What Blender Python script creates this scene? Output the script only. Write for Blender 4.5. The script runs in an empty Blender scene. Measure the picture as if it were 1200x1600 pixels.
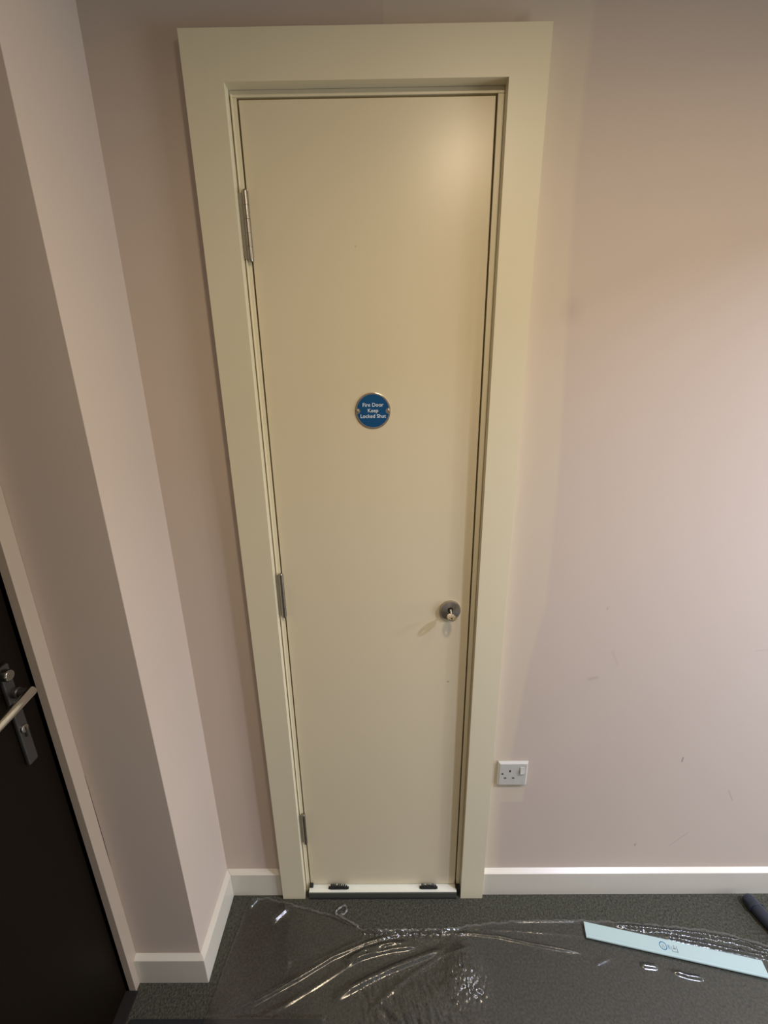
import bpy, bmesh, math, random
from mathutils import Vector, Matrix, noise

# ------------------------------------------------------------------ camera
sc = bpy.context.scene
C = sc.collection
cam_d = bpy.data.cameras.new('camera'); cam = bpy.data.objects.new('camera', cam_d); C.objects.link(cam)
FW = Vector((-0.007585, 0.950149, -0.311703)); RT = Vector((0.999918, 0.003998, -0.012144)); UP = Vector((0.010293, 0.31177, 0.950102))
M = Matrix((RT, UP, -FW)).transposed().to_4x4(); M.translation = Vector((0, -0.99644, 1.61431))
cam.matrix_world = M
cam_d.sensor_fit = 'VERTICAL'; cam_d.sensor_height = 24; cam_d.sensor_width = 18
cam_d.lens = 697.70 * 24 / 1600
cam_d.shift_x = -1.9 / 1600; cam_d.shift_y = 2.0 / 1600
cam_d.clip_start = 0.02
sc.camera = cam

# ------------------------------------------------------------------ world, lights, exposure
w = bpy.data.worlds.new('world'); sc.world = w; w.use_nodes = True
w.node_tree.nodes['Background'].inputs[0].default_value = (0.75, 0.8, 0.9, 1)
w.node_tree.nodes['Background'].inputs[1].default_value = 0.02

CEIL = 2.34
def lamp(name, loc, power, color, size, aim=(0, 0, -1), shape='DISK', size_y=None, spread=180):
    d = bpy.data.lights.new(name, 'AREA'); d.energy = power; d.color = color; d.shape = shape; d.size = size
    if size_y: d.size_y = size_y
    d.spread = math.radians(spread)
    o = bpy.data.objects.new(name, d); C.objects.link(o); o.location = loc
    o.rotation_euler = Vector(aim).to_track_quat('-Z', 'Y').to_euler()
    return o
# a row of recessed ceiling downlights of mixed colour, and a lit glazed doorway at the far right end of the room
lamp('downlight_near', (0.27, -0.86, CEIL - 0.02), 5, (1.74, 1.38, 0.95), 0.13, spread=169)
lamp('downlight_wall', (0.95, -0.60, CEIL - 0.02), 5, (0.42, 0.31, 0.22), 0.08, spread=150)
lamp('downlight_mid', (1.50, -0.90, CEIL - 0.02), 5, (3.9, 4.3, 5.8), 0.10, spread=136)
lamp('downlight_far', (2.72, -0.91, CEIL - 0.02), 30, (0.66, 0.64, 0.62), 0.10)
lamp('doorway_light', (3.18, -1.05, 0.85), 60, (0.57, 0.61, 0.66), 1.1, aim=(-1, 0.0, 0.0), shape='RECTANGLE', size_y=1.5)

vs = sc.view_settings
vs.view_transform = 'Standard'; vs.look = 'None'; vs.gamma = 1; vs.use_curve_mapping = False
vs.exposure = 0.0

# ------------------------------------------------------------------ materials
def mat(name, col, rough=0.6, metal=0.0, spec=0.5, bump=None, vary=None, aniso=0, tangent=None, coat=0):
    m = bpy.data.materials.new(name); m.use_nodes = True
    nt = m.node_tree; b = nt.nodes['Principled BSDF']
    b.inputs['Base Color'].default_value = (*col, 1); b.inputs['Roughness'].default_value = rough
    b.inputs['Metallic'].default_value = metal; b.inputs['Specular IOR Level'].default_value = spec
    b.inputs['Coat Weight'].default_value = coat
    geo = nt.nodes.new('ShaderNodeNewGeometry')
    if vary:   # (scale, amount): soft unevenness of the paint / fibre itself
        n = nt.nodes.new('ShaderNodeTexNoise'); n.inputs['Scale'].default_value = vary[0]; n.inputs['Detail'].default_value = 5
        nt.links.new(geo.outputs['Position'], n.inputs['Vector'])
        mx = nt.nodes.new('ShaderNodeMix'); mx.data_type = 'RGBA'
        mx.inputs[6].default_value = (*[c * (1 - vary[1]) for c in col], 1)
        mx.inputs[7].default_value = (*[min(1, c * (1 + vary[1])) for c in col], 1)
        nt.links.new(n.outputs['Fac'], mx.inputs[0]); nt.links.new(mx.outputs[2], b.inputs['Base Color'])
    if bump:   # (scale, strength, distance)
        n = nt.nodes.new('ShaderNodeTexNoise'); n.inputs['Scale'].default_value = bump[0]; n.inputs['Detail'].default_value = 3
        nt.links.new(geo.outputs['Position'], n.inputs['Vector'])
        bp = nt.nodes.new('ShaderNodeBump'); bp.inputs['Strength'].default_value = bump[1]; bp.inputs['Distance'].default_value = bump[2]
        nt.links.new(n.outputs['Fac'], bp.inputs['Height']); nt.links.new(bp.outputs['Normal'], b.inputs['Normal'])
    if aniso:
        b.inputs['Anisotropic'].default_value = aniso
        t = nt.nodes.new('ShaderNodeTangent'); t.direction_type = 'RADIAL'; t.axis = tangent
        nt.links.new(t.outputs[0], b.inputs['Tangent'])
    return m

def add_band(m, pts, patch, col):
    """lighter cut-in paint beside the architrave: pts = (z, x) edge of the band, patch = x0,x1,z0,z1"""
    nt = m.node_tree; b = nt.nodes['Principled BSDF']; src = b.inputs['Base Color'].links[0].from_socket
    geo = nt.nodes.new('ShaderNodeNewGeometry'); sep = nt.nodes.new('ShaderNodeSeparateXYZ'); nt.links.new(geo.outputs['Position'], sep.inputs[0])
    cv = nt.nodes.new('ShaderNodeFloatCurve'); c = cv.mapping.curves[0]
    zmax = 2.4
    pp = [(z / zmax, x) for z, x in pts]
    c.points[0].location = pp[0]; c.points[1].location = pp[-1]
    for q in pp[1:-1]: c.points.new(*q)
    for q in c.points: q.handle_type = 'VECTOR'
    cv.mapping.update()
    def mth(op, a, bb, clamp=False):
        n = nt.nodes.new('ShaderNodeMath'); n.operation = op; n.use_clamp = clamp
        for i, v in enumerate((a, bb)):
            if isinstance(v, (int, float)): n.inputs[i].default_value = v
            else: nt.links.new(v, n.inputs[i])
        return n.outputs[0]
    nt.links.new(mth('DIVIDE', sep.outputs[2], zmax), cv.inputs['Value'])
    f = mth('DIVIDE', mth('SUBTRACT', cv.outputs[0], sep.outputs[0]), 0.012, True)
    x0, x1, z0, z1 = patch
    g = mth('MULTIPLY', mth('DIVIDE', mth('SUBTRACT', x1, sep.outputs[0]), 0.004, True), mth('MULTIPLY', mth('DIVIDE', mth('SUBTRACT', sep.outputs[2], z0), 0.004, True), mth('LESS_THAN', sep.outputs[2], z1)))
    k = mth('MULTIPLY', mth('MAXIMUM', f, g), mth('GREATER_THAN', sep.outputs[0], 0.0))
    mx = nt.nodes.new('ShaderNodeMix'); mx.data_type = 'RGBA'
    nt.links.new(k, mx.inputs[0]); nt.links.new(src, mx.inputs[6]); mx.inputs[7].default_value = (*col, 1)
    nt.links.new(mx.outputs[2], b.inputs['Base Color'])

def add_marks(m, marks):
    """scuffs on the paint: (x0,z0,x1,z1,radius,strength), positions in metres on the wall"""
    nt = m.node_tree; b = nt.nodes['Principled BSDF']
    src = b.inputs['Base Color'].links[0].from_socket
    geo = nt.nodes.new('ShaderNodeNewGeometry'); sep = nt.nodes.new('ShaderNodeSeparateXYZ')
    nt.links.new(geo.outputs['Position'], sep.inputs[0])
    def mth(op, a, bb=None, clamp=False):
        n = nt.nodes.new('ShaderNodeMath'); n.operation = op; n.use_clamp = clamp
        for i, v in enumerate((a, bb)):
            if v is None: continue
            if isinstance(v, (int, float)): n.inputs[i].default_value = v
            else: nt.links.new(v, n.inputs[i])
        return n.outputs[0]
    tot = None
    for x0, z0, x1, z1, r, s in marks:
        L = math.hypot(x1 - x0, z1 - z0) or 1e-6; ux, uz = (x1 - x0) / L, (z1 - z0) / L
        dx = mth('SUBTRACT', sep.outputs[0], x0); dz = mth('SUBTRACT', sep.outputs[2], z0)
        a = mth('ADD', mth('MULTIPLY', dx, ux), mth('MULTIPLY', dz, uz))
        t = mth('MINIMUM', mth('MAXIMUM', a, 0.0), L)
        ex = mth('SUBTRACT', dx, mth('MULTIPLY', t, ux)); ez = mth('SUBTRACT', dz, mth('MULTIPLY', t, uz))
        d = mth('SQRT', mth('ADD', mth('MULTIPLY', ex, ex), mth('MULTIPLY', ez, ez)))
        k = mth('MULTIPLY', mth('SUBTRACT', 1.0, mth('DIVIDE', d, r), True), s)
        tot = k if tot is None else mth('MAXIMUM', tot, k)
    mx = nt.nodes.new('ShaderNodeMix'); mx.data_type = 'RGBA'
    nt.links.new(tot, mx.inputs[0]); nt.links.new(src, mx.inputs[6]); mx.inputs[7].default_value = (0.16, 0.13, 0.12, 1)
    nt.links.new(mx.outputs[2], b.inputs['Base Color'])

WALLC = (0.585, 0.495, 0.42); TRIMC = (0.75, 0.69, 0.50)
m_wall = mat('wall_paint', WALLC, 0.75, spec=0.25, bump=(220, 0.12, 0.001), vary=(2.2, 0.035))
add_band(m_wall, [(0.0, 0.345), (0.37, 0.330), (0.59, 0.352), (0.83, 0.368), (1.05, 0.40), (1.44, 0.392), (1.72, 0.376), (1.97, 0.362), (2.4, 0.372)], (0.3, 0.3924, 0.378, 0.47), tuple(c * k for c, k in zip(WALLC, (1.07, 1.09, 1.03))))
add_marks(m_wall, [(0.832, 0.530, 0.833, 0.545, 0.003, 0.8), (0.752, 0.197, 0.752, 0.202, 0.0035, 0.7),
                   (0.857, 0.193, 0.907, 0.252, 0.0022, 0.35), (0.378, 1.715, 0.380, 1.72, 0.03, 0.12),
                   (0.53, 0.815, 0.55, 0.82, 0.008, 0.22), (0.549, 1.027, 0.549, 1.031, 0.004, 0.3),
                   (0.234, 2.18, 0.245, 2.185, 0.012, 0.18), (0.58, 0.90, 0.60, 0.86, 0.006, 0.12),
                   (0.99, 0.42, 1.01, 0.38, 0.003, 0.3), (0.95, 0.90, 1.0, 0.905, 0.0025, 0.2)])
m_wallside = mat('wall_paint_plain', WALLC, 0.75, spec=0.25, bump=(220, 0.12, 0.001), vary=(2.2, 0.035))
m_far = mat('beige_wall_paint', (0.42, 0.38, 0.33), 0.8)
m_trim = mat('trim_gloss_paint', TRIMC, 0.38, spec=0.4, bump=(60, 0.04, 0.001), vary=(5, 0.02))
m_skirt = mat('skirting_gloss_paint', (0.67, 0.635, 0.54), 0.33, spec=0.6, bump=(80, 0.05, 0.001), vary=(9, 0.03))
m_leaf = mat('door_satin_paint', (0.76, 0.675, 0.475), 0.32, spec=0.4, bump=(9, 0.05, 0.004), vary=(3, 0.02))
add_marks(m_leaf, [(0.153, 0.811, 0.156, 0.811, 0.0022, 0.9), (-0.06, 1.84, -0.059, 1.84, 0.002, 0.4)])
m_thr = mat('threshold_paint', (0.85, 0.86, 0.74), 0.4)
m_strip = mat('grey_metal_strip', (0.11, 0.12, 0.10), 0.5, metal=0.4)
m_void = mat('dark_gap', (0.01, 0.008, 0.006), 0.9)
m_ceil = mat('ceiling_paint', (0.55, 0.52, 0.48), 0.9)
m_steel = mat('brushed_steel', (0.36, 0.33, 0.28), 0.34, metal=1, bump=(300, 0.05, 0.0005))
m_lock = mat('radial_brushed_steel', (0.50, 0.46, 0.40), 0.33, metal=1, aniso=0.85, tangent='Z')
m_brass = mat('nickel_silver', (0.70, 0.62, 0.48), 0.25, metal=1)
m_blue = mat('blue_print', (0.0, 0.075, 0.22), 0.35)
m_white = mat('white_print', (0.80, 0.88, 0.92), 0.5)
m_plastic = mat('white_moulded_plastic', (0.56, 0.55, 0.50), 0.3)
m_black = mat('black_rubber', (0.012, 0.013, 0.014), 0.6)
m_dark = mat('black_painted_door', (0.0055, 0.003, 0.0012), 0.5, spec=0.15)
m_dframe = mat('frame_paint', (0.44, 0.36, 0.28), 0.5, vary=(8, 0.04), bump=(80, 0.08, 0.001))
m_chrome = mat('dull_chrome', (0.42, 0.41, 0.38), 0.22, metal=1)
m_lever = mat('polished_lever', (0.75, 0.74, 0.68), 0.16, metal=1)
m_plate = mat('satin_grey_plate', (0.09, 0.085, 0.08), 0.4, metal=0.7)
m_bar = mat('pale_pvc', (0.44, 0.58, 0.56), 0.42)
m_barblue = mat('ink_blue', (0.04, 0.16, 0.30), 0.6)
m_bargrey = mat('ink_grey', (0.18, 0.22, 0.24), 0.6)
m_tube = mat('dark_blue_grey_plastic', (0.022, 0.028, 0.042), 0.36)
m_mat = mat('black_mat', (0.008, 0.009, 0.012), 0.8, bump=(300, 0.5, 0.002))

# carpet
m_carpet = bpy.data.materials.new('grey_loop_carpet'); m_carpet.use_nodes = True
nt = m_carpet.node_tree; b = nt.nodes['Principled BSDF']; b.inputs['Roughness'].default_value = 0.95; b.inputs['Specular IOR Level'].default_value = 0.1
geo = nt.nodes.new('ShaderNodeNewGeometry')
n1 = nt.nodes.new('ShaderNodeTexVoronoi'); n1.inputs['Scale'].default_value = 260
n2 = nt.nodes.new('ShaderNodeTexNoise'); n2.inputs['Scale'].default_value = 170; n2.inputs['Detail'].default_value = 3
for n in (n1, n2): nt.links.new(geo.outputs['Position'], n.inputs['Vector'])
cr = nt.nodes.new('ShaderNodeValToRGB'); cr.color_ramp.elements[0].position = 0.3; cr.color_ramp.elements[1].position = 0.75
cr.color_ramp.elements[0].color = (0.042, 0.0425, 0.032, 1); cr.color_ramp.elements[1].color = (0.105, 0.106, 0.080, 1)
nt.links.new(n2.outputs['Fac'], cr.inputs[0]); nt.links.new(cr.outputs[0], b.inputs['Base Color'])
bp = nt.nodes.new('ShaderNodeBump'); bp.inputs['Strength'].default_value = 0.7; bp.inputs['Distance'].default_value = 0.003
nt.links.new(n1.outputs['Distance'], bp.inputs['Height']); nt.links.new(bp.outputs['Normal'], b.inputs['Normal'])

# clear film: thin sheet, see-through with a fresnel gloss and a little haze
m_film = bpy.data.materials.new('clear_polythene'); m_film.use_nodes = True
nt = m_film.node_tree; nt.nodes.clear()
out = nt.nodes.new('ShaderNodeOutputMaterial')
tr = nt.nodes.new('ShaderNodeBsdfTransparent'); tr.inputs[0].default_value = (0.97, 0.97, 0.96, 1)
gl = nt.nodes.new('ShaderNodeBsdfGlossy'); gl.inputs['Roughness'].default_value = 0.175; gl.inputs[0].default_value = (1, 1, 1, 1)
df = nt.nodes.new('ShaderNodeBsdfDiffuse'); df.inputs[0].default_value = (0.8, 0.82, 0.78, 1)
fr = nt.nodes.new('ShaderNodeFresnel'); fr.inputs['IOR'].default_value = 1.5
dbl = nt.nodes.new('ShaderNodeMath'); dbl.operation = 'MULTIPLY'; dbl.inputs[1].default_value = 1.5; dbl.use_clamp = True
nt.links.new(fr.outputs[0], dbl.inputs[0])
a1 = nt.nodes.new('ShaderNodeMixShader'); a1.inputs[0].default_value = 0.015
nt.links.new(tr.outputs[0], a1.inputs[1]); nt.links.new(df.outputs[0], a1.inputs[2])
a2 = nt.nodes.new('ShaderNodeMixShader'); nt.links.new(dbl.outputs[0], a2.inputs[0])
nt.links.new(a1.outputs[0], a2.inputs[1]); nt.links.new(gl.outputs[0], a2.inputs[2]); nt.links.new(a2.outputs[0], out.inputs[0])
m_fedge = m_film.copy(); m_fedge.name = 'clear_polythene_rolled_edge'     # several layers rolled together look milkier
for n in m_fedge.node_tree.nodes:
    if n.type == 'MIX_SHADER' and not n.inputs[0].is_linked: n.inputs[0].default_value = 0.075

# ------------------------------------------------------------------ helpers
def link_mesh(name, bm, m, parent=None, smooth=False, bevel=0, seg=2):
    me = bpy.data.meshes.new(name); bmesh.ops.recalc_face_normals(bm, faces=bm.faces)
    bm.to_mesh(me); bm.free()
    if m: me.materials.append(m)
    o = bpy.data.objects.new(name, me); C.objects.link(o)
    if parent: o.parent = parent
    if smooth:
        for p in me.polygons: p.use_smooth = True
        me.set_sharp_from_angle(angle=0.7)
    if bevel:
        md = o.modifiers.new('bevel', 'BEVEL'); md.width = bevel; md.segments = seg; md.limit_method = 'ANGLE'
        for p in me.polygons: p.use_smooth = True
        md.harden_normals = True
    return o
def bx(bm, x0, x1, y0, y1, z0, z1):
    v = [bm.verts.new(p) for p in ((x0,y0,z0),(x1,y0,z0),(x1,y1,z0),(x0,y1,z0),(x0,y0,z1),(x1,y0,z1),(x1,y1,z1),(x0,y1,z1))]
    for f in ((0,3,2,1),(4,5,6,7),(0,1,5,4),(1,2,6,5),(2,3,7,6),(3,0,4,7)): bm.faces.new([v[i] for i in f])
def box(name, m, *r, parent=None, bevel=0):
    bm = bmesh.new()
    if isinstance(r[0], (tuple, list)):
        for q in r: bx(bm, *q)
    else: bx(bm, *r)
    return link_mesh(name, bm, m, parent, bevel=bevel)
def prism(bm, pts, ax, a, bb):
    """polygon pts (2 coords) extruded along axis ax from a to bb"""
    def mk(p, v):
        q = list(p); q.insert(ax, v); return q
    A = [bm.verts.new(mk(p, a)) for p in pts]; B = [bm.verts.new(mk(p, bb)) for p in pts]
    bm.faces.new(A); bm.faces.new(B[::-1]); n = len(pts)
    for i in range(n): bm.faces.new((A[i], A[(i+1) % n], B[(i+1) % n], B[i]))
def circ(r, n=48, cx=0, cy=0, sx=1): return [(cx + sx * r * math.cos(2*math.pi*i/n), cy + r * math.sin(2*math.pi*i/n)) for i in range(n)]
def lathe(bm, prof, n=48, mtx=None):
    """prof = [(radius, height)]; turned about local Z"""
    rings = []
    for r, h in prof:
        if r <= 1e-6: rings.append([bm.verts.new((0, 0, h))])
        else: rings.append([bm.verts.new((r*math.cos(2*math.pi*i/n), r*math.sin(2*math.pi*i/n), h)) for i in range(n)])
    for A, B in zip(rings, rings[1:]):
        if len(A) == 1 and len(B) == 1: continue
        for i in range(n):
            j = (i+1) % n
            if len(A) == 1: bm.faces.new((A[0], B[j], B[i]))
            elif len(B) == 1: bm.faces.new((A[i], A[j], B[0]))
            else: bm.faces.new((A[i], A[j], B[j], B[i]))
    if mtx is not None: bmesh.ops.transform(bm, matrix=mtx, verts=bm.verts)
def tube(bm, pts, r, n=12, cap=True):
    rings = []; up = Vector((0, 0, 1))
    for i, p in enumerate(pts):
        p = Vector(p); d = (Vector(pts[min(i+1, len(pts)-1)]) - Vector(pts[max(i-1, 0)])).normalized()
        a = d.cross(up); a = a.normalized() if a.length > 1e-3 else Vector((1, 0, 0)); c = d.cross(a)
        rr = r[i] if isinstance(r, (list, tuple)) else r
        rings.append([bm.verts.new(p + rr * (math.cos(2*math.pi*k/n) * a + math.sin(2*math.pi*k/n) * c)) for k in range(n)])
    for A, B in zip(rings, rings[1:]):
        for k in range(n): bm.faces.new((A[k], A[(k+1) % n], B[(k+1) % n], B[k]))
    if cap: bm.faces.new(rings[0]); bm.faces.new(rings[-1][::-1])
def empty(name, loc=(0, 0, 0), rot=(0, 0, 0)):
    o = bpy.data.objects.new(name, None); C.objects.link(o); o.location = loc; o.rotation_euler = rot; o.empty_display_size = 0.05
    return o
def struct(o, label, cat):
    o['kind'] = 'structure'; o['label'] = label; o['category'] = cat; return o
def tag(o, label, cat, group=None):
    o['label'] = label; o['category'] = cat
    if group: o['group'] = group
    return o

# ------------------------------------------------------------------ room shell
XR, YB = 3.2, -3.0
XL = -0.72                        # left wall plane
XN, YN = -0.526, -0.2145          # the boxed-out nib: its right face and its front face
LX, RX, LZ = -0.2672, 0.2044, 2.0784      # inside of the door lining
IL, IR, IZ = -0.2794, 0.2166, 2.0893      # inside edge of the architrave
OL, OR, OZ = -0.3495, 0.2857, 2.1628      # outside edge of the architrave
T = 0.0246

struct(box('floor', m_carpet, XL - 0.1, XR + 0.1, YB - 0.1, 0.20, -0.05, 0.0), 'grey short loop pile carpet covering the whole floor', 'floor')
struct(box('ceiling', m_ceil, XL - 0.1, XR + 0.1, YB - 0.1, 0.20, CEIL, CEIL + 0.05), 'plain pale ceiling above the cupboard door wall', 'ceiling')
struct(box('wall_back', m_wall, (XN - 0.05, IL - 0.0005, 0, 0.12, 0, CEIL), (IR + 0.0005, XR, 0, 0.12, 0, CEIL), (IL - 0.0005, IR + 0.0005, 0, 0.12, IZ, CEIL)),
       'pinkish cream painted wall around the narrow fire door', 'wall')
struct(box('wall_nib', m_wallside, XL + 0.017, XN, YN, 0.12, 0, CEIL, bevel=0.0015), 'boxed-out wall corner left of the narrow fire door', 'wall')
LY0, LY1 = -1.06, -0.2475         # opening of the side door
struct(box('wall_left', m_wallside, (XL - 0.12, XL, YB, LY0, 0, CEIL), (XL - 0.12, XL, LY1, YN + 0.2, 0, CEIL), (XL - 0.12, XL, LY0, LY1, 2.07, CEIL)),
       'left side wall that holds the black door', 'wall')
struct(box('wall_right', m_far, XR, XR + 0.1, YB, 0.12, 0, CEIL), 'far right end wall out of the picture', 'wall')
struct(box('wall_front', m_far, XL - 0.1, XR + 0.1, YB - 0.1, YB, 0, CEIL), 'wall behind the viewer', 'wall')

# skirting boards
H, TH = 0.0978, 0.015
inner_pts = {(round(x, 4), round(y, 4)) for x, y in ((XR, 0), (OR + 0.0006, 0), (XN, 0), (OL - 0.0006, 0), (XN, YN), (XL + 0.017, YN))}
def skirt(name, pts2, label):
    """pts2: footprint polygon in x,y"""
    bm = bmesh.new(); prism(bm, pts2, 2, 0, H)
    for v in bm.verts:      # splayed top: lower at the room side
        if v.co.z > 0.01: v.co.z += 0.0045 if (round(v.co.x, 4), round(v.co.y, 4)) in inner_pts else -0.0035
    return struct(link_mesh(name, bm, m_skirt, bevel=0.0012), label, 'skirting board')
skirt('baseboard_right', [(OR + 0.0006, -TH), (XR, -TH), (XR, 0), (OR + 0.0006, 0)], 'cream skirting board right of the narrow fire door')
skirt('baseboard_back', [(XN, 0), (XN + TH, -TH), (OL - 0.0006, -TH), (OL - 0.0006, 0)], 'short cream skirting board between wall corner and left architrave')
skirt('baseboard_nib', [(XN, 0), (XN, YN), (XN + TH, YN - TH), (XN + TH, -TH)], 'cream skirting board running towards the viewer along the wall return')
skirt('baseboard_left', [(XL + 0.017, YN), (XL + 0.017, YN - TH), (XN + TH, YN - TH), (XN, YN)], 'short cream skirting board on front of the boxed-out corner beside the black door')

# ------------------------------------------------------------------ architrave + lining of the narrow door
tr1 = struct(empty('trim_1', (0, 0, 0)), 'wide flat cream architrave framing the narrow fire door', 'door frame')
e = 0.0
for pts in ([(OL, 0), (IL, 0), (IL, IZ - e), (OL, OZ - e)], [(IR, 0), (OR, 0), (OR, OZ - e), (IR, IZ - e)], [(IL, IZ), (IR, IZ), (OR, OZ), (OL, OZ)]):
    bm = bmesh.new(); prism(bm, pts, 1, -T, 0.0)
    link_mesh('architrave', bm, m_trim, tr1)
for r in ((IL, LX, 0.0005, 0.1, 0.0, LZ), (RX, IR, 0.0005, 0.1, 0.0, LZ), (IL, IR, 0.0005, 0.1, LZ + 0.0002, IZ)):
    box('lining', m_trim, *r, parent=tr1, bevel=0.001)
box('door_stop', m_void, (LX, RX, 0.052, 0.1, 0.0, LZ), parent=tr1)
# narrow double bead on the hinge side of the lining
box('bead', m_trim, IL + 0.0025, IL + 0.0055, -0.004, 0.0005, 0.0, LZ + 0.004, parent=tr1, bevel=0.001)

# threshold
th = struct(empty('trim_2', (0, 0, 0)), 'white painted threshold with dark grey front strip under the narrow fire door', 'threshold')
box('threshold_board', m_thr, LX + 0.0005, RX - 0.0005, -0.0205, 0.05, 0.001, 0.0245, parent=th, bevel=0.001)
box('front_strip', m_strip, LX + 0.0005, RX - 0.0005, -0.0235, -0.0206, 0.001, 0.0225, parent=th, bevel=0.0005)
box('dark_edge', m_black, LX + 0.0005, RX - 0.0005, -0.0265, -0.0236, 0.0005, 0.004, parent=th)

# ------------------------------------------------------------------ the narrow fire door
d1 = struct(empty('door_1', (-0.268, 0, 0.03)), 'tall narrow flush cream fire door with round blue sign and steel lock', 'door')
def to(o, root):
    o.parent = root; o.matrix_parent_inverse = Matrix.Translation(root.location).inverted(); return o
G = 0.0034
to(box('leaf', m_leaf, LX + G, RX - G, 0.0, 0.044, 0.0285, LZ - G, bevel=0.0016), d1)
for k, (z0, z1) in enumerate(((1.817, 1.933), (1.018, 1.134), (0.222, 0.338))):
    h = empty('hinge', (LX + 0.0015, -0.0058, z0)); hx = h
    h.parent = d1; h.matrix_parent_inverse = Matrix.Translation(d1.location).inverted()
    L = z1 - z0; n = 5
    for i in range(n):
        bm = bmesh.new(); a = L * i / n + 0.0003; c = L * (i + 1) / n - 0.0003
        lathe(bm, [(0, a), (0.006, a), (0.006, c), (0, c)], 24)
        kn = link_mesh('knuckle', bm, m_steel, h, smooth=True)
    bm = bmesh.new(); lathe(bm, [(0, -0.0035), (0.0035, -0.003), (0.0048, -0.0008), (0.0048, L + 0.0008), (0.0035, L + 0.003), (0, L + 0.0035)], 16)
    link_mesh('hinge_pin', bm, m_steel, h, smooth=True)
    bm = bmesh.new(); bx(bm, -0.0135, -0.004, 0.001, 0.0048, 0.002, L - 0.002); bx(bm, -0.0006, 0.0006, 0.0, 0.02, 0.002, L - 0.002)
    link_mesh('hinge_plate', bm, m_steel, h, bevel=0.0004)
# lock escutcheon
lk = empty('lock', (0.1523, 0.0, 1.030), (math.radians(90), 0, 0))   # local Z points out of the door
lk.parent = d1; lk.matrix_parent_inverse = Matrix.Translation(d1.location).inverted()
bm = bmesh.new(); lathe(bm, [(0, 0), (0.0262, 0), (0.0262, 0.006), (0.0252, 0.0078), (0.0236, 0.0084), (0.0, 0.0084)], 64)
o = link_mesh('escutcheon', bm, m_lock, lk, smooth=True)
bm = bmesh.new()   # cylinder face: round head and slot of a profile cylinder
prism(bm, circ(0.0068, 24, 0, 0.0035), 2, 0.0083, 0.0088); prism(bm, [(-0.0038, 0.002), (-0.0038, -0.014), (0.0038, -0.014), (0.0038, 0.002)], 2, 0.0083, 0.0086)
link_mesh('keyhole', bm, m_void, lk)
bm = bmesh.new(); prism(bm, circ(0.0045, 24, 0.0005, 0.003), 2, 0.0086, 0.0105); link_mesh('lock_plug', bm, m_steel, lk)
# little black drop-seal stub at each bottom corner
to(box('seal_stub', m_black, (LX + 0.0006, LX + 0.013, -0.010, 0.0, 0.0255, 0.037), bevel=0.002), d1)
to(box('seal_stub', m_black, (RX - 0.0032, RX - 0.0008, -0.012, 0.03, 0.0255, 0.040), bevel=0.0008), d1)

to(box('seal_stub', m_black, (RX + 0.0004, IR - 0.0006, -0.016, -0.0005, 0.0006, 0.030), bevel=0.001), d1)
# the key standing in the lock, bow held flat
bm = bmesh.new()
tube(bm, [(0, 0, 0), (0, -0.016, 0)], 0.0021, 12)
ring = circ(0.0115, 32); inner = circ(0.0035, 32, 0, -0.0055)
vo = {}; 
for s, z in ((0, 0.0011), (1, -0.0011)):
    vo[s] = ([bm.verts.new((x, -0.026 + y, z)) for x, y in [(p[0], p[1]*1.1) for p in ring]], [bm.verts.new((x, -0.026 + y, z)) for x, y in inner])
for i in range(32):
    j = (i + 1) % 32
    (a0, b0), (a1_, b1_) = vo[0], vo[1]
    bm.faces.new((a0[i], a0[j], b0[j], b0[i])); bm.faces.new((a1_[i], b1_[i], b1_[j], a1_[j]))
    bm.faces.new((a0[i], a1_[i], a1_[j], a0[j])); bm.faces.new((b0[i], b0[j], b1_[j], b1_[i]))
key = link_mesh('key', bm, m_brass); key.location = (0.1525, -0.0106, 1.0335); key.rotation_euler = (math.radians(10), math.radians(12), 0)
tag(key, 'small metal key with round bow left standing in the steel door lock', 'key')

# ------------------------------------------------------------------ fire door sign
sg = empty('fire_door_sign', (-0.0318, -0.0002, 1.5232), (math.radians(90), 0, 0))
tag(sg, 'round blue metal sign in white lettering on the upper part of the cream door', 'sign')
bm = bmesh.new(); lathe(bm, [(0, 0), (0.0388, 0), (0.0388, 0.0012), (0.038, 0.0016), (0, 0.0016)], 72)
o = link_mesh('backplate', bm, m_brass, sg)
R = 0.0352
pts = []
N = 160
for i in range(N):     # blue face with a round notch left and right for the screws
    a = 2 * math.pi * i / N; x, y = R * math.cos(a), R * math.sin(a)
    for sx in (-1, 1):
        cx = sx * 0.0335; rr = 0.0058
        if math.hypot(x - cx, y) < rr:
            yy = max(-rr, min(rr, y)); x = cx - sx * math.sqrt(max(rr*rr - yy*yy, 0)); y = yy
    pts.append((x, y))
bm = bmesh.new(); prism(bm, pts, 2, 0.0015, 0.0019); link_mesh('blue_face', bm, m_blue, sg)
for sx in (-1, 1):
    bm = bmesh.new(); lathe(bm, [(0, 0.0012), (0.0036, 0.0012), (0.0034, 0.0022), (0.002, 0.0028), (0, 0.003)], 20, Matrix.Translation((sx * 0.0338, 0, 0)))
    link_mesh('screw', bm, m_brass, sg, smooth=True)
def text(body, size, loc, parent, m, depth=0.00015, off=0.0003, name='lettering', spc=1.0):
    cu = bpy.data.curves.new('t', 'FONT'); cu.body = body; cu.size = size; cu.align_x = 'CENTER'; cu.align_y = 'CENTER'
    cu.extrude = depth; cu.offset = off; cu.space_character = spc; cu.resolution_u = 4
    t = bpy.data.objects.new('t', cu); C.objects.link(t)
    bpy.context.view_layer.update()
    me = bpy.data.meshes.new_from_object(t.evaluated_get(bpy.context.evaluated_depsgraph_get()))
    bpy.data.objects.remove(t); me.materials.clear(); me.materials.append(m)
    o = bpy.data.objects.new(name, me); C.objects.link(o); o.parent = parent; o.location = loc
    return o
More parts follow.
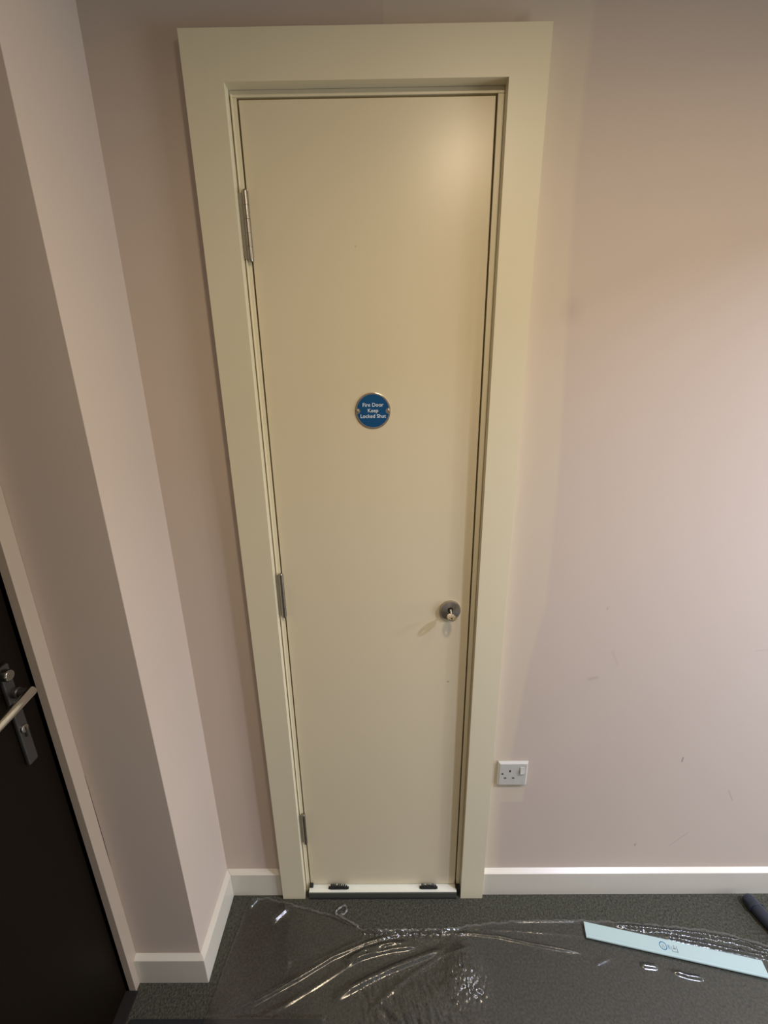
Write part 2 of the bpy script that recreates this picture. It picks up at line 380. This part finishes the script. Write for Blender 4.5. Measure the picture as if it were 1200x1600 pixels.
for body, dz in (('Fire Door', 0.0125), ('Keep', 0.0005), ('Locked Shut', -0.0115)):
    text(body, 0.0112, (0, dz, 0.0020), sg, m_white, off=0.00006)

# ------------------------------------------------------------------ socket
so = empty('wall_socket', (0.3492, -0.0003, 0.4960), (math.radians(90), math.radians(0.0), 0))
tag(so, 'white single switched power socket low on the wall beside the architrave', 'socket')
bm = bmesh.new()
a, c = 0.043, 0.0385
v0 = [bm.verts.new(p) for p in ((-a,-a,0),(a,-a,0),(a,a,0),(-a,a,0))]; v1 = [bm.verts.new(p) for p in ((-a,-a,.004),(a,-a,.004),(a,a,.004),(-a,a,.004))]
v2 = [bm.verts.new(p) for p in ((-c,-c,.0095),(c,-c,.0095),(c,c,.0095),(-c,c,.0095))]
bm.faces.new(v0); bm.faces.new(v2)
for A, B in ((v0, v1), (v1, v2)):
    for i in range(4): bm.faces.new((A[i], A[(i+1)%4], B[(i+1)%4], B[i]))
link_mesh('faceplate', bm, m_plastic, so, bevel=0.0012)
SX = 0.3492; SZ = 0.4960
for (x, z, wx, wz) in ((0.3404, 0.5093, 0.0042, 0.0078), (0.3280, 0.4835, 0.0066, 0.0040), (0.3512, 0.4835, 0.0066, 0.0040)):
    box('pin_hole', m_void, x - SX - wx/2, x - SX + wx/2, z - SZ - wz/2, z - SZ + wz/2, 0.0070, 0.00975, parent=so)
for x in (0.3195, 0.3800):
    bm = bmesh.new(); lathe(bm, [(0, 0.008), (0.0030, 0.008), (0.0030, 0.0098), (0, 0.0102)], 16, Matrix.Translation((x - SX, 0.499 - SZ, 0)))
    link_mesh('screw', bm, m_steel, so, smooth=True)
bm = bmesh.new(); cx = 0.3745 - SX; cz = 0.5130 - SZ
prism(bm, [(cz - 0.0105, 0.008), (cz + 0.0105, 0.008), (cz + 0.0105, 0.0105), (cz, 0.0118), (cz - 0.0105, 0.0150)], 0, cx - 0.006, cx + 0.006)
link_mesh('rocker_switch', bm, m_plastic, so, bevel=0.0006)

# ------------------------------------------------------------------ black ribbed rubber pieces lying on the threshold
for i, (x0, x1, lab) in enumerate(((-0.205, -0.140, 'small black ribbed rubber piece on the white threshold at its hinge end'),
                                   (0.0870, 0.1445, 'small black ribbed rubber piece on the white threshold at its lock end'))):
    g = tag(empty('draught_seal_piece', ((x0 + x1)/2, -0.010, 0.0247)), lab, 'rubber seal', 'black rubber pieces on the threshold')
    L = (x1 - x0) / 2; bm = bmesh.new(); bx(bm, -L, L, -0.003, 0.004, 0.0, 0.0035); link_mesh('strip', bm, m_black, g, bevel=0.0008)
    random.seed(5 + i); bm = bmesh.new(); n = 9
    for k in range(n):
        x = -L * 0.72 + (1.5 * L) * k / (n - 1); hh = random.uniform(0.009, 0.0155); ww = random.uniform(0.0016, 0.0026)
        bx(bm, x - ww, x + ww, -0.0045, 0.0045, 0.0005, hh)
    link_mesh('ribs', bm, m_black, g, bevel=0.0005)

# ------------------------------------------------------------------ side door on the left (black) with its frame
DX = -0.728; FX = -0.7025
tr3 = struct(empty('trim_3', (XL, -0.25, 0)), 'narrow cream frame strip around the black side door', 'door frame')
def ptrim(o): return to(o, tr3)
ptrim(box('frame_post', m_dframe, (XL - 0.05, FX, LY1, YN + 0.004, 0, 2.10), bevel=0.001))
ptrim(box('frame_post', m_dframe, (XL - 0.05, FX, LY0 - 0.035, LY0, 0, 2.10), bevel=0.001))
ptrim(box('frame_head', m_dframe, (XL - 0.05, FX, LY0, LY1, 2.065, 2.10), bevel=0.001))
bm = bmesh.new()     # the caulk has opened along the lower part of the frame
prism(bm, [(0.735, 0.0), (0.60, 0.0011), (0.50, 0.0013), (0.44, 0.0), (0.50, 0.0), (0.60, 0.0)], 1, YN - 0.0004, YN + 0.0001)
for v in bm.verts: v.co.x, v.co.z = FX + v.co.z, v.co.x
o = link_mesh('open_joint', bm, m_void); to(o, tr3)
struct(box('trim_4', m_void, DX - 0.05, FX + 0.006, LY0, LY1, 0.0, 0.006, bevel=0.001), 'thin dark threshold plate below the black side door', 'threshold')
d2 = struct(empty('door_2', (DX, -0.30, 0.01)), 'black side door at the left edge with narrow lever handle plate', 'door')
to(box('leaf', m_dark, DX - 0.045, DX, LY0 + 0.003, LY1 - 0.001, 0.008, 2.062, bevel=0.001), d2)
to(box('handle_plate', m_plate, DX, DX + 0.009, -0.3105, -0.2870, 0.866, 1.094, bevel=0.0035), d2)
hd = empty('lever_handle', (DX + 0.009, -0.2945, 1.0305)); hd.parent = d2; hd.matrix_parent_inverse = Matrix.Translation(d2.location).inverted()
bm = bmesh.new(); lathe(bm, [(0, 0), (0.0105, 0), (0.0105, 0.008), (0.0085, 0.010), (0.008, 0.030), (0, 0.030)], 28, Matrix.Rotation(math.radians(90), 4, 'Y'))
link_mesh('lever_neck', bm, m_plate, hd, bevel=0.0006)
bm = bmesh.new(); tube(bm, [(0.030, 0.007, 0.001), (0.030, 0.002, 0.001), (0.030, -0.05, -0.005), (0.030, -0.115, -0.012)], [0.0080, 0.0092, 0.0092, 0.0085], 20)
link_mesh('lever', bm, m_lever, hd, smooth=False, bevel=0.0006)
o = to(link_mesh('turn_knob', (lambda b_: (lathe(b_, [(0, 0), (0.0095, 0), (0.0112, 0.003), (0.0112, 0.013), (0.0095, 0.016), (0, 0.016)], 28, Matrix.Rotation(math.radians(90), 4, 'Y')), b_)[1])(bmesh.new()), m_chrome, bevel=0.001), d2)
o.location = (DX + 0.009, -0.3075, 1.080)
o.matrix_parent_inverse = Matrix.Translation(d2.location).inverted()
bm = bmesh.new(); lathe(bm, [(0, 0), (0.0085, 0), (0.0085, 0.003), (0.006, 0.004), (0, 0.004)], 24, Matrix.Rotation(math.radians(90), 4, 'Y'))
o = to(link_mesh('lock_cylinder', bm, m_chrome, bevel=0.0006), d2); o.location = (DX + 0.009, -0.2995, 0.950)
bm = bmesh.new(); bx(bm, 0, 0.0035, -0.0016, 0.0016, -0.017, -0.002); bx(bm, 0.003, 0.0045, -0.001, 0.001, -0.004, 0.005)
o = to(link_mesh('key_slot', bm, m_void), d2); o.location = (DX + 0.009, -0.2995, 0.948)

# ------------------------------------------------------------------ pale plastic trunking strip on the floor
P0 = Vector((0.5735, -0.1140)); P1 = Vector((1.0340, -0.2085)); BL = (P1 - P0).length; ang = math.atan2(P1.y - P0.y, P1.x - P0.x)
bar = tag(empty('plastic_trunking_strip', (P0.x, P0.y, 0.0075), (0, 0, ang)), 'long pale plastic strip lying on the clear film on the floor', 'plastic strip')
prof = [(-0.0200, 0), (-0.0200, 0.0035), (-0.0188, 0.0052), (-0.0140, 0.0056), (-0.0134, 0.0048), (-0.0128, 0.0056), (0.0185, 0.0056), (0.0198, 0.0045), (0.0198, 0.0)]
bm = bmesh.new(); prism(bm, prof, 0, 0, BL); link_mesh('lid', bm, m_bar, bar, bevel=0.0003)
zt = 0.00565
cx = 0.212; bm = bmesh.new()
o_, i_ = circ(0.0105, 40, cx, 0.001), circ(0.0080, 40, cx, 0.001)
A = [bm.verts.new((*p, zt)) for p in o_]; B = [bm.verts.new((*p, zt)) for p in i_]
for i in range(40): bm.faces.new((A[i], A[(i+1)%40], B[(i+1)%40], B[i]))
prism(bm, [(0.2255, -0.0045), (0.2275, -0.0045), (0.2275, 0.0065), (0.2255, 0.0065)], 2, zt - 0.0002, zt + 0.00002)
link_mesh('blue_ring_mark', bm, m_barblue, bar)
bm = bmesh.new()
for q in ([(0.209, -0.0045), (0.2105, -0.0045), (0.2105, 0.0055), (0.209, 0.0055)], [(0.2135, -0.004), (0.215, -0.004), (0.215, 0.005), (0.2135, 0.005)],
          [(0.233, -0.0085), (0.249, -0.0085), (0.249, -0.0068), (0.233, -0.0068)], [(0.2470, -0.0085), (0.2490, -0.0085), (0.2490, 0.0065), (0.2470, 0.0065)],
          [(0.233, -0.0085), (0.2344, -0.0085), (0.2344, 0.004), (0.233, 0.004)], [(0.2375, -0.002), (0.2445, -0.002), (0.2445, 0.002), (0.2375, 0.002)],
          [(0.2385, 0.004), (0.243, 0.004), (0.241, 0.0085)], [(0.2295, -0.005), (0.2305, -0.005), (0.2305, 0.0055), (0.2295, 0.0055)]):
    prism(bm, q, 2, zt - 0.0002, zt + 0.00002)
link_mesh('grey_print_mark', bm, m_bargrey, bar)

# ------------------------------------------------------------------ dark vacuum tube at the right edge
tb = tag(empty('vacuum_tube', (1.112, -0.05, 0)), 'dark grey round tube lying on the carpet against the right skirting board', 'tube')
bm = bmesh.new(); pts = [Vector((0.0, 0.018, 0.0195)), Vector((0.0, 0.014, 0.0195)), Vector((0.001, 0.006, 0.0195)), Vector((0.014, -0.05, 0.0195)), Vector((0.050, -0.15, 0.0195)), Vector((0.10, -0.27, 0.0195)), Vector((0.25, -0.60, 0.0195))]
tube(bm, pts, [0.011, 0.0165, 0.0185, 0.0185, 0.0185, 0.0185, 0.0185], 32); link_mesh('tube_body', bm, m_tube, tb, smooth=True)
bm = bmesh.new(); tube(bm, [Vector((0.0175, -0.016, 0.029)), Vector((0.026, -0.013, 0.024)), Vector((0.034, -0.010, 0.013)), Vector((0.036, -0.010, 0.006))], [0.006, 0.0045, 0.0035, 0.0025], 10)
link_mesh('clip', bm, m_tube, tb, smooth=True)
bm = bmesh.new(); tube(bm, [Vector((0.003, -0.008, 0.0195)), Vector((0.0045, -0.016, 0.0195))], 0.0200, 32); link_mesh('collar', bm, m_tube, tb, bevel=0.0005)

# ------------------------------------------------------------------ black mat at the bottom edge
bm = bmesh.new(); x0, x1, y0, y1 = -0.69, -0.184, -0.72, -0.3025; r = 0.012
pts = []
for cx_, cy_, a0 in ((x1 - r, y1 - r, 0), (x0 + r, y1 - r, 90), (x0 + r, y0 + r, 180), (x1 - r, y0 + r, 270)):
    for k in range(7): t = math.radians(a0 + 15 * k); pts.append((cx_ + r * math.cos(t), cy_ + r * math.sin(t)))
prism(bm, pts, 2, 0.0002, 0.004)
tag(link_mesh('floor_mat', bm, m_mat, bevel=0.001), 'flat black mat whose far edge shows at the bottom left corner', 'mat')

# ------------------------------------------------------------------ clear plastic film on the carpet
TOP = [(-0.448,-0.023),(-0.397,-0.022),(-0.354,-0.031),(-0.268,-0.052),(-0.186,-0.07),(-0.145,-0.08),(-0.104,-0.103),(-0.027,-0.111),(0.07,-0.11),(0.166,-0.107),(0.255,-0.094),(0.344,-0.088),(0.462,-0.085),(0.583,-0.085),(0.675,-0.089),(0.842,-0.101),(0.968,-0.114),(1.092,-0.149),(1.7,-0.30)]
LEFT = [(-0.023,-0.448),(-0.052,-0.464),(-0.099,-0.467),(-0.157,-0.475),(-0.235,-0.484),(-0.311,-0.494),(-0.9,-0.50)]
def interp(tab, v, rev=False):
    if rev: tab = [(-a, b_) for a, b_ in tab]; v = -v
    if v <= tab[0][0]: return tab[0][1]
    for (a, p), (c, q) in zip(tab, tab[1:]):
        if v <= c: return p + (q - p) * (v - a) / (c - a)
    return tab[-1][1]
# folds: polyline, height, half width
FOLDS = [
 ([(0.05,-0.113),(-0.074,-0.141),(-0.174,-0.175),(-0.258,-0.218),(-0.322,-0.248),(-0.391,-0.28),(-0.458,-0.307)], .0062, .0050),
 ([(0.011,-0.135),(-0.1,-0.18),(-0.218,-0.242),(-0.29,-0.277),(-0.375,-0.308)], .0030, .0045),
 ([(-0.074,-0.129),(-0.139,-0.15),(-0.21,-0.18),(-0.253,-0.194)], .0034, .0040),
 ([(0.058,-0.14),(-0.026,-0.146),(-0.082,-0.159),(-0.145,-0.186)], .0070, .0062),
 ([(0.077,-0.149),(-0.008,-0.158),(-0.091,-0.174),(-0.136,-0.189)], .0060, .0055),
 ([(0.16,-0.154),(0.065,-0.18),(-0.008,-0.202),(-0.07,-0.225),(-0.113,-0.242),(-0.163,-0.268)], .0075, .0090),
 ([(0.245,-0.148),(0.139,-0.173),(0.064,-0.209),(0.0,-0.249),(-0.059,-0.287),(-0.072,-0.311)], .0026, .0050),
 ([(-0.104,-0.111),(-0.027,-0.113),(0.05,-0.112),(0.146,-0.112),(0.205,-0.104)], .0085, .0060),
 ([(0.126,-0.12),(0.241,-0.12),(0.316,-0.127),(0.405,-0.144),(0.494,-0.158),(0.563,-0.168)], .0042, .0042),
 ([(0.243,-0.107),(0.396,-0.113),(0.572,-0.126)], .0022, .0040),
 ([(0.344,-0.090),(0.462,-0.088),(0.583,-0.088)], .0025, .0035),
 ([(-0.35,-0.036),(-0.268,-0.055),(-0.186,-0.073),(-0.104,-0.105)], .0035, .0045),
 ([(0.652,-0.097),(0.744,-0.106),(0.834,-0.115),(0.922,-0.125),(1.007,-0.138),(1.079,-0.165),(1.3,-0.25)], .0085, .0060),
 ([(0.764,-0.122),(0.841,-0.134),(0.924,-0.15),(1.068,-0.178),(1.3,-0.25)], .0065, .0055),
 ([(0.697,-0.193),(0.744,-0.199)], .0050, .0065),
 ([(0.778,-0.207),(0.816,-0.218),(0.856,-0.224)], .0058, .0050),
 ([(-0.37,-0.089),(-0.349,-0.069),(-0.329,-0.05)], .0075, .0075),
 ([(-0.45,-0.052),(-0.428,-0.022)], .0050, .0045),
 ([(0.571,-0.193),(0.623,-0.177)], .0026, .0045),
 ([(-0.301,-0.202),(-0.297,-0.177)], .0025, .0050),
 ([(-0.462,-0.052),(-0.462,-0.086),(-0.473,-0.157),(-0.482,-0.235)], .0018, .0040),
]
import numpy as np
NX = 760; vsamp = [0.0028 * i for i in range(116)] + [0.325 + 0.02 * i for i in range(1, 22)]
NY = len(vsamp); xr = 1.118
X = np.zeros((NY, NX)); Y = np.zeros((NY, NX))
for i in range(NX):
    x = -0.448 + (xr + 0.448) * i / (NX - 1); yt = interp(TOP, x) + 0.0015 * math.sin(x * 90) + 0.001 * math.sin(x * 231)
    for j in range(NY):
        X[j, i] = x; Y[j, i] = yt - vsamp[j]
lw = np.clip((0.05 - (X + 0.448)) / 0.05, 0, 1)
L_ = np.vectorize(lambda y: interp(LEFT, y, True))(Y[:, 0])
X = X + lw * (L_[:, None] + 0.448)
Z = np.full_like(X, 0.0018)
def pn(x, y, s, seed, d=2):
    return noise.fractal(Vector((x * s, y * s, seed)), 0.8, 2.0, d)
for fi, (pl, h, sg_) in enumerate(FOLDS):
    best = np.full(X.shape, 9.0); par = np.zeros(X.shape)
    tot = sum(math.dist(a, b_) for a, b_ in zip(pl, pl[1:])); acc = 0
    for a, b_ in zip(pl, pl[1:]):
        L = math.dist(a, b_); ux, uy = (b_[0]-a[0])/L, (b_[1]-a[1])/L
        t = np.clip((X - a[0]) * ux + (Y - a[1]) * uy, 0, L)
        d = np.hypot(X - a[0] - t * ux, Y - a[1] - t * uy)
        m_ = d < best; best[m_] = d[m_]; par[m_] = ((acc + t) / tot)[m_]; acc += L
    taper = np.clip(np.minimum(par, 1 - par) * 6, 0, 1) ** 0.7
    bunch = 1 + ((0.22 if fi in (7, 12, 13) else 0.0) * np.sin(par * tot * 330 + 9 * np.sin(par * tot * 23 + fi)) * (0.5 + 0.5 * np.sin(par * tot * 61 + 4 * np.sin(par * tot * 17)))) + 0.04 * np.sin(par * tot * 60 + fi)
    Z += 1.05 * h * np.exp(-(best / sg_) ** 2) * taper * bunch
# wrinkled areas
for j in range(NY):
    for i in range(NX):
        x, y = X[j, i], Y[j, i]
        if y < -0.36: Z[j, i] += 0.0006 * pn(x, y, 20, 3.3); continue
        k = 0.00035
        mk = max(0, 1 - ((x - 0.20) / 0.075) ** 2) * max(0, 1 - ((y + 0.225) / 0.07) ** 2)         # sparkling patch
        mk2 = max(0, 1 - ((x - 0.07) / 0.20) ** 2) * max(0, 1 - ((y + 0.285) / 0.085) ** 2)
        bn = max(0, 1 - ((x - 0.06) / 0.20) ** 2) * math.exp(-((y + 0.118) / 0.016) ** 2)          # gathered edge
        bn2 = math.exp(-((y - interp([(0.6,-.10),(0.834,-.122),(1.0,-.148),(1.1,-.175),(1.6,-.3)], x)) / 0.02) ** 2) if x > 0.68 else 0
        z = k * pn(x, y, 28, 1.7)
        z += 0.016 * math.exp(-((x - 0.20) / 0.050) ** 2 - ((y + 0.205) / 0.050) ** 2) + 0.010 * math.exp(-((x - 0.07) / 0.12) ** 2 - ((y + 0.27) / 0.050) ** 2)
        if mk > 0.01: z += 0.0062 * mk * noise.noise(Vector((x * 170, y * 95, 7.1)))
        if mk2 > 0.01: z += 0.0030 * mk2 * noise.noise(Vector((x * 95 + y * 40, y * 38, 2.2)))
        if bn > 0.01: z += 0.0045 * bn * noise.noise(Vector((x * 150, y * 170, 9.2)))
        if bn2 > 0.01: z += 0.0030 * bn2 * noise.noise(Vector((x * 120, y * 160, 4.4)))
        Z[j, i] += z
Z = np.maximum(Z, 0.0012)
# pressed flat under the strip and over the mat
ca, sa = math.cos(ang), math.sin(ang)
lx = (X - P0.x) * ca + (Y - P0.y) * sa; ly = -(X - P0.x) * sa + (Y - P0.y) * ca
inb = (lx > -0.004) & (lx < BL + 0.004) & (np.abs(ly) < 0.0235)
Z[inb] = np.minimum(Z[inb], 0.0062)
over = (X < -0.178) & (Y < -0.297); Z[over] = np.maximum(Z[over], 0.0052)
verts = np.stack([X, Y, Z], -1).reshape(-1, 3)
idx = np.arange(NX * NY).reshape(NY, NX)
faces = np.stack([idx[:-1, :-1], idx[1:, :-1], idx[1:, 1:], idx[:-1, 1:]], -1).reshape(-1, 4)
me = bpy.data.meshes.new('plastic_film'); me.from_pydata([], [], [])
bm = bmesh.new()
bv = [bm.verts.new(v) for v in verts.tolist()]
for f in faces.tolist(): bm.faces.new([bv[i] for i in f])
# the curled corner that lifts off the gathered edge, a thin doubled ribbon
loop = [(-0.104,-0.103),(-0.145,-0.083),(-0.172,-0.073),(-0.180,-0.064),(-0.160,-0.050),(-0.148,-0.046),(-0.141,-0.060),(-0.150,-0.072),(-0.166,-0.071)]
dense = []
for (a, b_), (c, d) in zip(loop, loop[1:]):
    for k in range(6): dense.append(((a + (c - a) * k / 6), (b_ + (d - b_) * k / 6)))
for _ in range(6): dense = [dense[0]] + [((p[0]+q[0]+r_[0])/3, (p[1]+q[1]+r_[1])/3) for p, q, r_ in zip(dense, dense[1:], dense[2:])] + [dense[-1]]
tube(bm, [Vector((x, y, 0.0065)) for x, y in dense], [0.0030 + 0.0008 * math.sin(k * 0.9) for k in range(len(dense))], 8)
nloop = len(dense)
bm.to_mesh(me); bm.free(); me.materials.append(m_film); me.materials.append(m_fedge)
nf = len(faces)
for k, p in enumerate(me.polygons):
    if k >= nf: p.material_index = 1
    else:
        row, colm = divmod(k, NX - 1)
        if row < 2: p.material_index = 1
for p in me.polygons: p.use_smooth = True
film = bpy.data.objects.new('plastic_film', me); C.objects.link(film)
tag(film, 'crumpled clear plastic film spread over the grey carpet in front of the door', 'plastic film')
